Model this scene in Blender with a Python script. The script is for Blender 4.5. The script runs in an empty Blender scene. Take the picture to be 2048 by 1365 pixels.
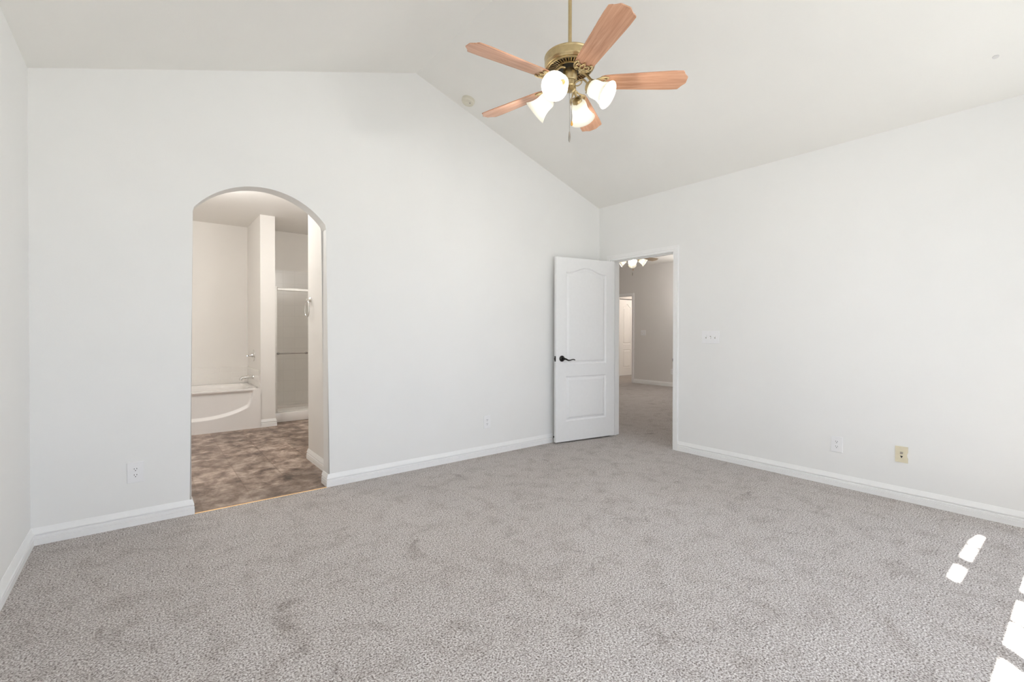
import bpy, bmesh, math, random
from mathutils import Vector, Matrix
random.seed(7)
SC = bpy.context.scene
COL = SC.collection
PI = math.pi

# ------------------------------------------------------------------ camera, world, sun, exposure
FPX, YAW, PITCH, ROLL, SY = 931.454, 0.668656697, -0.00791734709, 0.00118561925, -10.7361
CAMZ = 1.246
XL, XR, YB, HE, HR, XM = -0.5212, 4.4042, 3.8450, 2.7648, 3.5776, 1.9326
YF = -0.45                                   # inner face of the wall behind the camera
TH = 0.133                                   # wall thickness
F = Vector((math.sin(YAW)*math.cos(PITCH), math.cos(YAW)*math.cos(PITCH), math.sin(PITCH)))
R = Vector((math.cos(YAW), -math.sin(YAW), 0)); U = R.cross(F)
R2 = R*math.cos(ROLL)+U*math.sin(ROLL); U2 = R2.cross(F)
cd = bpy.data.cameras.new('camera'); cam = bpy.data.objects.new('camera', cd); COL.objects.link(cam)
cd.sensor_width = 36; cd.sensor_fit = 'HORIZONTAL'; cd.lens = 36*FPX/2048; cd.shift_y = SY/2048; cd.clip_start = 0.02
cam.matrix_world = Matrix(((R2.x, U2.x, -F.x, 0), (R2.y, U2.y, -F.y, 0), (R2.z, U2.z, -F.z, CAMZ), (0, 0, 0, 1)))
SC.camera = cam
vs = SC.view_settings
SC.display_settings.display_device = 'sRGB'
vs.view_transform = 'Standard'; vs.look = 'None'; vs.gamma = 1; vs.use_curve_mapping = False
vs.exposure = 0.02
SC.cycles.use_denoising = True
SC.cycles.max_bounces = 16; SC.cycles.diffuse_bounces = 10; SC.cycles.glossy_bounces = 5
SC.cycles.transmission_bounces = 6; SC.cycles.transparent_max_bounces = 12
SC.cycles.caustics_reflective = False; SC.cycles.caustics_refractive = False
SC.cycles.sample_clamp_indirect = 6

SKY = 4.0; SUN = 76.0
W = bpy.data.worlds.new('daylight'); SC.world = W; W.use_nodes = True
nt = W.node_tree; nt.nodes.clear()
tc = nt.nodes.new('ShaderNodeTexCoord'); sx = nt.nodes.new('ShaderNodeSeparateXYZ')
rp = nt.nodes.new('ShaderNodeValToRGB'); bg = nt.nodes.new('ShaderNodeBackground'); ou = nt.nodes.new('ShaderNodeOutputWorld')
mp = nt.nodes.new('ShaderNodeMapRange'); mp.inputs[1].default_value = -1; mp.inputs[2].default_value = 1
nt.links.new(tc.outputs['Generated'], sx.inputs[0]); nt.links.new(sx.outputs['Z'], mp.inputs[0])
nt.links.new(mp.outputs[0], rp.inputs[0]); nt.links.new(rp.outputs[0], bg.inputs[0]); nt.links.new(bg.outputs[0], ou.inputs[0])
e = rp.color_ramp.elements
e[0].position = 0.47; e[0].color = (0.93, 0.94, 0.95, 1)      # sunlit ground outside
e[1].position = 0.53; e[1].color = (0.855, 0.95, 1.15, 1)       # bright hazy sky
bg.inputs[1].default_value = SKY

sd = bpy.data.lights.new('sun', 'SUN'); sd.energy = SUN; sd.angle = math.radians(0.6); sd.color = (1, 0.985, 0.96)
so = bpy.data.objects.new('sun', sd); COL.objects.link(so)
hz = Vector((0.69, 0.724, 0)).normalized(); el = math.radians(66)
so.rotation_euler = Vector((hz.x*math.cos(el), hz.y*math.cos(el), -math.sin(el))).to_track_quat('-Z', 'Y').to_euler()

def portal(loc, look, sx_, sy_):
    ld = bpy.data.lights.new('window_portal', 'AREA'); ld.shape = 'RECTANGLE'; ld.size = sx_; ld.size_y = sy_
    ld.cycles.is_portal = True
    o = bpy.data.objects.new('window_portal', ld); COL.objects.link(o); o.location = loc
    o.rotation_euler = Vector(look).to_track_quat('-Z', 'Z').to_euler()
def point_light(loc, watts, col, rad=0.06):
    ld = bpy.data.lights.new('unseen_light', 'POINT'); ld.energy = watts; ld.color = col; ld.shadow_soft_size = rad
    o = bpy.data.objects.new('unseen_light', ld); COL.objects.link(o); o.location = loc

# ------------------------------------------------------------------ helpers
def link(name, bm, mat, parent=None, smooth=False, auto=None, loc=None):
    me = bpy.data.meshes.new(name)
    bmesh.ops.recalc_face_normals(bm, faces=bm.faces)
    bm.to_mesh(me); bm.free()
    for m in (mat if isinstance(mat, (list, tuple)) else [mat]): me.materials.append(m)
    if smooth:
        for p in me.polygons: p.use_smooth = True
        if auto: me.set_sharp_from_angle(angle=math.radians(auto))
    o = bpy.data.objects.new(name, me); COL.objects.link(o)
    if parent: o.parent = parent
    if loc: o.location = loc
    return o
def tag(o, label, cat, group=None, kind=None):
    o['label'] = label; o['category'] = cat
    if group: o['group'] = group
    if kind: o['kind'] = kind
    return o
def empty(name, loc, rz=0):
    o = bpy.data.objects.new(name, None); COL.objects.link(o); o.location = loc; o.rotation_euler = (0, 0, rz)
    o.empty_display_size = 0.05
    return o
def box(bm, a, b, mi=0, bev=0):
    v = [bm.verts.new((x, y, z)) for x in (a[0], b[0]) for y in (a[1], b[1]) for z in (a[2], b[2])]
    fs = [bm.faces.new([v[i] for i in q]) for q in ((0,1,3,2),(4,6,7,5),(0,4,5,1),(2,3,7,6),(0,2,6,4),(1,5,7,3))]
    for f in fs: f.material_index = mi
    if bev:
        es = list({e for f in fs for e in f.edges})
        r = bmesh.ops.bevel(bm, geom=es, offset=bev, segments=2, profile=0.5, affect='EDGES')
        for f in r['faces']: f.material_index = mi
    return v
def lathe(bm, prof, n=32, M=None, mi=0, cap=False):
    """prof: list of (r, z) about +Z"""
    rings = []
    for r, z in prof:
        ring = []
        for i in range(n):
            a = 2*PI*i/n; p = Vector((r*math.cos(a), r*math.sin(a), z))
            ring.append(bm.verts.new(M @ p if M else p))
        rings.append(ring)
    for k in range(len(rings)-1):
        for i in range(n):
            f = bm.faces.new((rings[k][i], rings[k][(i+1) % n], rings[k+1][(i+1) % n], rings[k+1][i])); f.material_index = mi
    if cap:
        for ring in (rings[0], rings[-1]):
            f = bm.faces.new(ring); f.material_index = mi
    return rings
def tube(bm, pts, rad, n=10, mi=0, squash=None):
    """round bar along pts; rad number or list"""
    pts = [Vector(p) for p in pts]; rings = []
    prev = None
    for i, p in enumerate(pts):
        t = (pts[min(i+1, len(pts)-1)]-pts[max(i-1, 0)]).normalized()
        if prev is None:
            s = t.cross(Vector((0, 0, 1)))
            if s.length < 1e-3: s = t.cross(Vector((0, 1, 0)))
            s.normalize()
        else:
            s = (prev - t*prev.dot(t)).normalized()
        prev = s; b = s.cross(t)
        r = rad[i] if isinstance(rad, (list, tuple)) else rad
        q = squash or 1
        rings.append([bm.verts.new(p + s*math.cos(2*PI*k/n)*r + b*math.sin(2*PI*k/n)*r*q) for k in range(n)])
    for a, c in zip(rings, rings[1:]):
        for k in range(n):
            f = bm.faces.new((a[k], a[(k+1) % n], c[(k+1) % n], c[k])); f.material_index = mi
    for ring in (rings[0], rings[-1]):
        f = bm.faces.new(ring); f.material_index = mi
def spline(pts, n=8):
    P = [Vector(p) for p in pts]; out = []
    for i in range(len(P)-1):
        p0 = P[max(i-1, 0)]; p1 = P[i]; p2 = P[i+1]; p3 = P[min(i+2, len(P)-1)]
        for k in range(n):
            t = k/n
            out.append(0.5*((2*p1)+(p2-p0)*t+(2*p0-5*p1+4*p2-p3)*t*t+(3*p1-p0-3*p2+p3)*t**3))
    out.append(P[-1]); return out
def prism(bm, poly, h0, h1, M=None, mi=0):
    """extrude 2-D outline between heights"""
    def tr(p): return M @ Vector(p) if M else Vector(p)
    a = [bm.verts.new(tr((x, y, h0))) for x, y in poly]; b = [bm.verts.new(tr((x, y, h1))) for x, y in poly]
    n = len(poly); fs = [bm.faces.new(a[::-1]), bm.faces.new(b)]
    for i in range(n): fs.append(bm.faces.new((a[i], a[(i+1) % n], b[(i+1) % n], b[i])))
    for f in fs: f.material_index = mi
    return fs
def gridwall(bm, us, ws, holes, place, t0, t1):
    """solid wall in (u,w) with rectangular holes; place(u,w,t)->xyz"""
    U_ = sorted(set(us)|{h[0] for h in holes}|{h[1] for h in holes}); W_ = sorted(set(ws)|{h[2] for h in holes}|{h[3] for h in holes})
    def solid(i, j):
        if not (0 <= i < len(U_)-1 and 0 <= j < len(W_)-1): return False
        cu = (U_[i]+U_[i+1])/2; cw = (W_[j]+W_[j+1])/2
        return not any(h[0] < cu < h[1] and h[2] < cw < h[3] for h in holes)
    cache = {}
    def v(i, j, t):
        k = (i, j, t)
        if k not in cache: cache[k] = bm.verts.new(place(U_[i], W_[j], t))
        return cache[k]
    for i in range(len(U_)-1):
        for j in range(len(W_)-1):
            if not solid(i, j): continue
            for t in (t0, t1): bm.faces.new((v(i,j,t), v(i+1,j,t), v(i+1,j+1,t), v(i,j+1,t)))
            for di, dj, a, b in ((-1,0,(i,j),(i,j+1)), (1,0,(i+1,j),(i+1,j+1)), (0,-1,(i,j),(i+1,j)), (0,1,(i,j+1),(i+1,j+1))):
                if not solid(i+di, j+dj): bm.faces.new((v(*a,t0), v(*b,t0), v(*b,t1), v(*a,t1)))
BASEP = [(0,0),(.016,0),(.016,.033),(.0105,.0345),(.0105,.0370),(.0155,.0385),(.0150,.050),(.009,.0535),(.003,.0550),(.003,.0605),(.013,.0615),(.0142,.066),(.0115,.074),(.0075,.086),(.003,.1),(0,.1)]
CASEP = [(0,0),(.011,0),(.012,.004),(.012,.018),(.0145,.021),(.0165,.024),(.0165,.040),(.018,.046),(.018,.058),(0,.058)]
def sweep(bm, path, prof, z0=0.0, place=None, closed_ends=True):
    """path: 2-D polyline; profile (d, h): d to the LEFT of travel, h up; mitred corners"""
    P = [Vector(p) for p in path]; rings = []
    for i, p in enumerate(P):
        ns = []
        if i > 0: d = (p-P[i-1]).normalized(); ns.append(Vector((-d.y, d.x)))
        if i < len(P)-1: d = (P[i+1]-p).normalized(); ns.append(Vector((-d.y, d.x)))
        if len(ns) == 2:
            m = (ns[0]+ns[1]); m.normalize(); m = m/m.dot(ns[0])
        else: m = ns[0]
        rings.append([bm.verts.new((place or (lambda x, y, z: (x, y, z)))(p.x+m.x*d_, p.y+m.y*d_, z0+h_)) for d_, h_ in prof])
    n = len(prof)
    for a, b in zip(rings, rings[1:]):
        for k in range(n): bm.faces.new((a[k], a[(k+1) % n], b[(k+1) % n], b[k]))
    bm.faces.new(rings[0]); bm.faces.new(rings[-1][::-1])

# ------------------------------------------------------------------ materials
class NT:
    def __init__(s, name):
        s.m = bpy.data.materials.new(name); s.m.use_nodes = True; s.t = s.m.node_tree
        s.b = s.t.nodes['Principled BSDF']; s.o = s.t.nodes['Material Output']
    def n(s, typ, **kw):
        x = s.t.nodes.new(typ)
        for k, v in kw.items():
            if k.startswith('i_'): x.inputs[k[2:].replace('_', ' ')].default_value = v
            else: setattr(x, k, v)
        return x
    def l(s, a, b): s.t.links.new(a, b)
    def coord(s, scale=(1, 1, 1), kind='Object'):
        c = s.n('ShaderNodeTexCoord'); m = s.n('ShaderNodeMapping'); m.inputs['Scale'].default_value = scale
        s.l(c.outputs[kind], m.inputs[0]); return m.outputs[0]
    def noise(s, vec, scale, detail=2, rough=.5, dist=0):
        x = s.n('ShaderNodeTexNoise'); x.inputs['Scale'].default_value = scale; x.inputs['Detail'].default_value = detail
        x.inputs['Roughness'].default_value = rough; x.inputs['Distortion'].default_value = dist
        s.l(vec, x.inputs['Vector']); return x.outputs['Fac']
    def ramp(s, fac, stops):
        x = s.n('ShaderNodeValToRGB'); r = x.color_ramp
        while len(r.elements) < len(stops): r.elements.new(0.5)
        for e_, (p, c) in zip(r.elements, stops): e_.position = p; e_.color = (*c, 1)
        s.l(fac, x.inputs[0]); return x.outputs[0]
    def mix(s, a, b, fac, mode='MULTIPLY'):
        x = s.n('ShaderNodeMix'); x.data_type = 'RGBA'; x.blend_type = mode
        for v, i in ((a, 6), (b, 7), (fac, 0)):
            if hasattr(v, 'links'): s.l(v, x.inputs[i])
            else: x.inputs[i].default_value = v if i == 0 else (*v, 1)
        return x.outputs[2]
    def bump(s, h, strength, dist=.01):
        x = s.n('ShaderNodeBump'); x.inputs['Strength'].default_value = strength; x.inputs['Distance'].default_value = dist
        s.l(h, x.inputs['Height']); s.l(x.outputs[0], s.b.inputs['Normal'])
    def set(s, col=None, rough=.5, metal=0, spec=.5):
        if col is not None:
            if hasattr(col, 'links'): s.l(col, s.b.inputs['Base Color'])
            else: s.b.inputs['Base Color'].default_value = (*col, 1)
        s.b.inputs['Roughness'].default_value = rough; s.b.inputs['Metallic'].default_value = metal
        s.b.inputs['Specular IOR Level'].default_value = spec
        return s.m
def plain(name, col, rough=.5, metal=0, spec=.5, wob=.03, scale=30):
    k = NT(name); v = k.coord(); f = k.noise(v, scale, 2)
    lo = tuple(c*(1-wob) for c in col); hi = tuple(min(1, c*(1+wob)) for c in col)
    return k.set(k.ramp(f, [(.3, lo), (.7, hi)]), rough, metal, spec)
def paint(name, col, rough=.55, tex=.06):
    k = NT(name); v = k.coord(); f = k.noise(v, 3, 3)
    c = k.ramp(f, [(.3, tuple(x*.985 for x in col)), (.7, col)])
    k.bump(k.noise(v, 160, 3, .55), tex, .004)
    return k.set(c, rough, 0, .3)

M = {}
M['wall'] = paint('wall_paint', (.86, .86, .85))
M['ceil'] = paint('ceiling_paint', (.86, .85, .82), .8, .10)
M['bathwall'] = paint('bathroom_paint', (.82, .80, .77), .55)
M['hallwall'] = paint('hall_paint', (.78, .76, .74), .5)
M['trim'] = plain('white_gloss_trim', (.90, .90, .895), .32, 0, .4, .01)
M['door'] = plain('white_door_paint', (.87, .875, .88), .38, 0, .4, .01)
M['plate'] = plain('white_plastic', (.87, .87, .88), .3, 0, .5, .01)
M['ivory'] = plain('ivory_plastic', (.72, .66, .50), .35, 0, .5, .02)
M['dark'] = plain('dark_slot', (.02, .02, .02), .6)
M['black'] = plain('black_motor', (.012, .011, .01), .45)
M['bronze'] = plain('oil_rubbed_bronze', (.018, .016, .015), .32, .6, .5)
M['brass'] = plain('antique_brass', (.52, .41, .23), .30, 1, .5, .06, 60)
M['chrome'] = plain('chrome', (.75, .74, .72), .12, 1)
M['nickel'] = plain('satin_aluminium', (.78, .77, .74), .5, .5)
M['nickeldark'] = plain('dark_nickel', (.30, .28, .26), .28, 1)
M['tub'] = plain('glossy_white_acrylic', (.84, .82, .80), .07, 0, .5, .005)
M['detector'] = plain('aged_cream_plastic', (.70, .67, .57), .45, 0, .4, .02)
M['gold'] = plain('brass_strip', (.75, .47, .22), .35, .7)
M['amber'] = plain('amber_fob', (.70, .36, .06), .3)
M['fobgrey'] = plain('pewter_fob', (.40, .37, .33), .35, .8)

def carpet():
    k = NT('carpet'); v = k.coord()
    fine = k.noise(v, 135, 2, .65); mid = k.noise(v, 55, 3, .6); mott = k.noise(v, 7, 4, .65, .4); spot = k.noise(v, 3.4, 4, .62, .6); patch = k.noise(v, 0.8, 2, .5)
    c = k.ramp(fine, [(.31, (.10, .075, .064)), (.42, (.335, .298, .279)), (.53, (.555, .522, .502)), (.68, (.85, .823, .80))])
    c = k.mix(c, k.ramp(mid, [(.30, (.66, .63, .61)), (.46, (1, 1, 1)), (.7, (1, 1, 1))]), 1.0)
    c = k.mix(c, k.ramp(mott, [(.30, (.80, .78, .765)), (.52, (1, 1, 1)), (.8, (1, 1, 1))]), 1.0)
    c = k.mix(c, k.ramp(spot, [(.27, (.62, .59, .57)), (.36, (1, 1, 1)), (.7, (1, 1, 1))]), 1.0)
    c = k.mix(c, k.ramp(patch, [(.35, (.94, .93, .92)), (.65, (1, 1, 1))]), 1.0)
    k.bump(fine, .8, .007)
    k.set(c, .95, 0, .05)
    k.b.inputs['Sheen Weight'].default_value = .15
    return k.m
M['carpet'] = carpet()
def vinyl():
    k = NT('stone_vinyl'); v = k.coord()
    br = k.n('ShaderNodeTexBrick'); br.offset = .5; br.squash = 1
    mp_ = k.n('ShaderNodeMapping'); mp_.inputs['Rotation'].default_value = (0, 0, PI/2); mp_.inputs['Location'].default_value = (.12, .0, 0)
    k.l(v, mp_.inputs[0]); k.l(mp_.outputs[0], br.inputs['Vector'])
    br.inputs['Scale'].default_value = 1; br.inputs['Brick Width'].default_value = .62; br.inputs['Row Height'].default_value = .315
    br.inputs['Mortar Size'].default_value = .006; br.inputs['Mortar Smooth'].default_value = .3
    br.inputs['Color1'].default_value = (.42, .405, .395, 1); br.inputs['Color2'].default_value = (1, 1, 1, 1); br.inputs['Mortar'].default_value = (.52, .47, .43, 1)
    vv = k.coord((3.6, 3.0, 1)); st = k.noise(vv, 1.9, 7, .66, .25); sp = k.noise(v, 8, 5, .65, .2)
    c = k.ramp(st, [(.33, (.10, .066, .050)), (.45, (.26, .183, .142)), (.54, (.41, .315, .258)), (.67, (.66, .55, .47))])
    c = k.mix(c, k.ramp(sp, [(.25, (.55, .5, .47)), (.45, (1, 1, 1)), (.8, (1, 1, 1))]), .8)
    c = k.mix(c, br.outputs['Color'], .7)
    k.bump(st, .08, .004)
    return k.set(c, .38, 0, .35)
M['vinyl'] = vinyl()
def wood():
    k = NT('blade_wood'); v = k.coord((1.6, 26, 26)); g = k.noise(v, 2.2, 5, .6, .7)
    v2 = k.coord((1, 6, 6)); g2 = k.noise(v2, 2, 2)
    c = k.ramp(g, [(.28, (.40, .20, .115)), (.5, (.54, .295, .185)), (.72, (.65, .39, .26))])
    c = k.mix(c, k.ramp(g2, [(.3, (.88, .84, .82)), (.7, (1, 1, 1))]), 1)
    return k.set(c, .27, 0, .5)
M['wood'] = wood()
def shade_mat():
    k = NT('frosted_shade_glass'); t = k.t
    tr = k.n('ShaderNodeBsdfTranslucent'); df = k.n('ShaderNodeBsdfDiffuse'); gl = k.n('ShaderNodeBsdfGlossy'); gl.inputs['Roughness'].default_value = .25
    nz = k.ramp(k.noise(k.coord(), 20, 2), [(.3, (.90, .885, .82)), (.7, (.92, .905, .85))])
    for x in (tr, df): k.l(nz, x.inputs['Color'])
    a = k.n('ShaderNodeMixShader'); a.inputs[0].default_value = .78; k.l(df.outputs[0], a.inputs[1]); k.l(tr.outputs[0], a.inputs[2])
    b = k.n('ShaderNodeMixShader'); b.inputs[0].default_value = .05; k.l(a.outputs[0], b.inputs[1]); k.l(gl.outputs[0], b.inputs[2])
    k.l(b.outputs[0], k.o.inputs[0]); return k.m
M['shade'] = shade_mat()
def bulb_mat(name, st, col):
    k = NT(name); em = k.n('ShaderNodeEmission'); em.inputs[0].default_value = (*col, 1); em.inputs[1].default_value = st
    k.l(em.outputs[0], k.o.inputs[0]); return k.m
M['bulb'] = bulb_mat('lit_bulb', 430, (1, .975, .94))
M['bulb_warm'] = bulb_mat('lit_warm_bulb', 850, (1, .94, .87))
def glass(name, tint, gl=.06, rough=.0):
    k = NT(name); tr = k.n('ShaderNodeBsdfTransparent'); tr.inputs[0].default_value = (*tint, 1)
    g = k.n('ShaderNodeBsdfGlossy'); g.inputs['Roughness'].default_value = rough
    m = k.n('ShaderNodeMixShader'); m.inputs[0].default_value = gl
    k.l(tr.outputs[0], m.inputs[1]); k.l(g.outputs[0], m.inputs[2]); k.l(m.outputs[0], k.o.inputs[0]); return k.m
M['pane'] = glass('window_glass', (.96, .97, .96))
M['showerglass'] = glass('shower_glass', (.965, .96, .95), .05, .02)
def tile():
    k = NT('white_tile'); c = k.n('ShaderNodeTexCoord'); s_ = k.n('ShaderNodeSeparateXYZ'); cb = k.n('ShaderNodeCombineXYZ'); ad = k.n('ShaderNodeMath', operation='ADD')
    k.l(c.outputs['Object'], s_.inputs[0]); k.l(s_.outputs[0], ad.inputs[0]); k.l(s_.outputs[1], ad.inputs[1]); k.l(ad.outputs[0], cb.inputs[0]); k.l(s_.outputs[2], cb.inputs[1])
    br = k.n('ShaderNodeTexBrick'); br.offset = 0; k.l(cb.outputs[0], br.inputs['Vector'])
    br.inputs['Scale'].default_value = 1; br.inputs['Brick Width'].default_value = .165; br.inputs['Row Height'].default_value = .165
    br.inputs['Mortar Size'].default_value = .0028
    br.inputs['Color1'].default_value = (.84, .83, .81, 1); br.inputs['Color2'].default_value = (.82, .81, .79, 1); br.inputs['Mortar'].default_value = (.765, .755, .735, 1)
    return k.set(br.outputs['Color'], .22, 0, .5)
M['tile'] = tile()
def splash():
    k = NT('glossy_splash_tile'); c = k.n('ShaderNodeTexCoord'); s_ = k.n('ShaderNodeSeparateXYZ'); cb = k.n('ShaderNodeCombineXYZ'); ad = k.n('ShaderNodeMath', operation='ADD')
    sb = k.n('ShaderNodeMath', operation='SUBTRACT'); sb.inputs[1].default_value = .735-3*.0755
    k.l(c.outputs['Object'], s_.inputs[0]); k.l(s_.outputs[0], ad.inputs[0]); k.l(s_.outputs[1], ad.inputs[1]); k.l(s_.outputs[2], sb.inputs[0]); k.l(ad.outputs[0], cb.inputs[0]); k.l(sb.outputs[0], cb.inputs[1])
    br = k.n('ShaderNodeTexBrick'); br.offset = 0; k.l(cb.outputs[0], br.inputs['Vector'])
    br.inputs['Scale'].default_value = 1; br.inputs['Brick Width'].default_value = .148; br.inputs['Row Height'].default_value = .0755
    br.inputs['Mortar Size'].default_value = .0035; br.inputs['Mortar Smooth'].default_value = .6
    br.inputs['Color1'].default_value = (.82, .80, .77, 1); br.inputs['Color2'].default_value = (.81, .79, .76, 1); br.inputs['Mortar'].default_value = (.865, .85, .825, 1)  # mortar lightened to stand in for reflected highlights along the joints
    inv = k.n('ShaderNodeMath', operation='SUBTRACT'); inv.inputs[0].default_value = 1; k.l(br.outputs['Fac'], inv.inputs[1])
    k.bump(inv.outputs[0], .5, .003)
    return k.set(br.outputs['Color'], .08, 0, .5)
M['splash'] = splash()

# ------------------------------------------------------------------ bedroom shell
def struct(name, bm, mat, label, cat, parent=None, **kw):
    return tag(link(name, bm, mat, parent, **kw), label, cat, kind='structure')

bm = bmesh.new(); box(bm, (XL-TH, YF-TH, -.12), (XR+TH, YB-.012, 0))
struct('floor', bm, M['carpet'], 'speckled grey-beige carpet covering the empty bedroom', 'floor')
# vaulted ceiling: two slopes meeting at the ridge
bm = bmesh.new(); sl = (HR-HE)/(XR-XM); sll = (HR-HE)/(XM-XL)
prof = [(XL-TH, HE-sll*TH), (XM, HR), (XR+TH, HE-sl*TH), (XR+TH, HE-sl*TH+.14), (XM, HR+.14), (XL-TH, HE-sll*TH+.14)]
Mx = Matrix(((1,0,0,0),(0,0,1,0),(0,1,0,0),(0,0,0,1)))
prism(bm, prof, YF-TH, YB+TH, Mx)
struct('ceiling', bm, M['ceil'], 'white vaulted bedroom ceiling with a central ridge', 'ceiling')
# back wall with arched opening
AX0, AX1, ASP, AAP = .251, 1.157, 2.071, 2.310
hw = (AX1-AX0)/2; rise = AAP-ASP; AR = (hw*hw+rise*rise)/(2*rise); acx = (AX0+AX1)/2; acz = AAP-AR
a0 = math.atan2(ASP-acz, hw); arc = [(acx-AR*math.cos(a0+(PI-2*a0)*i/32), acz+AR*math.sin(a0+(PI-2*a0)*i/32)) for i in range(33)]
outl = [(XL-TH, -.05), (AX0, -.05)] + arc + [(AX1, -.05), (XR+TH, -.05), (XR+TH, 3.75), (XL-TH, 3.75)]
bm = bmesh.new(); prism(bm, outl, YB, YB+TH, Mx)
es = [e for e in bm.edges if abs(e.verts[0].co.y-e.verts[1].co.y) < 1e-5 and all(AX0-.001 < v.co.x < AX1+.001 for v in e.verts)
      and not all(v.co.z < 0 for v in e.verts)]
bmesh.ops.bevel(bm, geom=es, offset=.013, segments=4, profile=.5, affect='EDGES')
struct('wall_back', bm, M['wall'], 'white back wall with an arched opening to the bathroom', 'wall', smooth=True, auto=35)
# right wall with the doorway
DY0, DY1, DZ = 2.797, 3.660, 2.112
bm = bmesh.new(); gridwall(bm, (YF-TH, YB+.0), (-.05, 2.85), [(DY0, DY1, -.05, DZ), (-.42, .22, .30, 2.40)], lambda u, w, t: (t, u, w), XR, XR+TH)
struct('wall_right', bm, M['wall'], 'plain white right-hand wall holding the doorway', 'wall')
bm = bmesh.new(); box(bm, (XL-TH, YF, -.05), (XL, YB, 2.85))
struct('wall_left', bm, M['wall'], 'narrow slice of white wall at the left edge', 'wall')
# wall behind the camera, with its windows
WIN = [(.15, .695), (.763, 1.309), (1.375, 1.921), (1.987, 2.534), (2.603, 3.150)]
SILL, HEAD = .62, 2.289
CL = [(2.276, 2.543), (2.616, 3.163)]; CZ0, CZ1 = 2.752, 3.048
holes = [(a, b, SILL, HEAD) for a, b in WIN] + [(a, b, CZ0, CZ1) for a, b in CL]
bm = bmesh.new(); gridwall(bm, (XL-TH, XR+TH), (-.05, 3.75), holes, lambda u, w, t: (u, t, w), YF, YF-.06)
struct('wall_rear', bm, M['wall'], 'white wall behind the camera with the row of windows', 'wall')
for n, (a, b) in enumerate(WIN + CL):
    z0, z1 = (SILL, HEAD) if n < len(WIN) else (CZ0, CZ1)
    bm = bmesh.new(); y0, y1 = YF-.05, YF-.015; c = (a+b)/2
    fr = .006
    for q in ((a, z0, a+fr, z1), (b-fr, z0, b, z1), (a, z0, b, z0+fr), (a, z1-fr, b, z1)): box(bm, (q[0], y0, q[1]), (q[2], y1, q[3]))
    if n != 5: box(bm, (c-.007, y0+.01, z0), (c+.007, y1-.01, z1))
    if n < len(WIN):
        for k in range(1, 4):
            z = z0+(z1-z0)*k/4; h_ = .022 if k == 2 else .007
            box(bm, (a, y0+.01, z-h_), (b, y1-.01, z+h_))
    w = struct('window_%d' % (n+1), bm, M['trim'], 'white gridded window in the wall behind the camera', 'window')
    w['group'] = 'windows behind the camera'
    bm = bmesh.new(); box(bm, (a+.001, y0+.017, z0+.001), (b-.001, y0+.02, z1-.001)); link('pane', bm, M['pane'], w)
portal(((WIN[0][0]+WIN[-1][1])/2, YF+.004, (SILL+HEAD)/2), (0, 1, 0), WIN[-1][1]-WIN[0][0], HEAD-SILL)

# side window added in the right wall to brighten the left of the room
bm = bmesh.new(); x0, x1 = XR+.05, XR+.09; q0, q1, q2, q3 = -.42, .22, .30, 2.40
gridwall(bm, (q0, q1), (q2, q3), [(q0+.03, q1-.03, q2+.03, 1.33), (q0+.03, q1-.03, 1.37, q3-.03)], lambda u, w, t: (t, u, w), x0, x1)
w = struct('window_9', bm, M['trim'], 'narrow added daylight window in the right wall beyond the picture edge', 'window')
bm = bmesh.new(); box(bm, (x0+.015, q0+.02, q2+.02), (x0+.019, q1-.02, q3-.02)); link('pane', bm, M['pane'], w)
portal((XR-.004, (q0+q1)/2, (q2+q3)/2), (-1, 0, 0), q1-q0, q3-q2)

# baseboards
def base(name, path, label):
    bm = bmesh.new(); sweep(bm, path, BASEP); return struct(name, bm, M['trim'], label, 'baseboard')
e_ = .0005
base('baseboard_left', [(XL, YB), (XL, YF)], 'white baseboard along the left wall')
base('baseboard_back_left', [(AX0, YB+TH), (AX0, YB), (XL, YB)], 'white baseboard between the left corner and the arch')
base('baseboard_back_right', [(XR, YB), (AX1, YB), (AX1, YB+TH)], 'white baseboard along the back wall right of the arch')
base('baseboard_right', [(XR, YF), (XR, 2.756)], 'white baseboard along the right wall')
base('baseboard_corner', [(XR, 3.707), (XR, YB)], 'short white baseboard hidden behind the open door')

# door frame: jambs, stop and casing
def doorframe(name, X, y0, y1, z, depth, side, label, mat, both=False):
    """opening y0..y1 up to z; wall front face at X (room side = -x if side<0), frame runs to X+depth"""
    t = .016; root = empty(name, (0, 0, 0)); tag(root, label, 'door frame', kind='structure')
    bm = bmesh.new()
    box(bm, (X-.001, y0-t, 0), (X+depth+.001, y0, z+t)); box(bm, (X-.001, y1, 0), (X+depth+.001, y1+t, z+t)); box(bm, (X-.001, y0, z), (X+depth+.001, y1, z+t))
    sx0 = X+.045
    box(bm, (sx0, y0, 0), (sx0+.035, y0+.011, z)); box(bm, (sx0, y1-.011, 0), (sx0+.035, y1, z)); box(bm, (sx0, y0+.011, z-.011), (sx0+.035, y1-.011, z))
    link('jamb', bm, mat, root)
    for fx, sg in ((X, -1),) + (((X+depth, 1),) if both else ()):
        bm = bmesh.new(); rv = .005
        # path in (y,z) walked so that the profile grows outward from the opening
        path = [(y0-rv, 0), (y0-rv, z+rv), (y1+rv, z+rv), (y1+rv, 0)]
        sweep(bm, path, [(h, d) for d, h in CASEP], 0, place=lambda a, b, c: (fx+sg*c, a, b))
        link('casing', bm, mat, root)
    return root
fr = doorframe('trim_1', XR, 2.817, 3.643, 2.096, TH, -1, 'white door casing around the doorway in the right wall', M['trim'], True)
bm = bmesh.new(); box(bm, (XR+.004, 2.815, .92), (XR+.034, 2.8185, .98)); box(bm, (XR-.004, 2.8165, .935), (XR+.006, 2.821, .965))
o = link('strike_plate', bm, M['bronze'], fr); o['label'] = 'dark metal strike plate'

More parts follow.
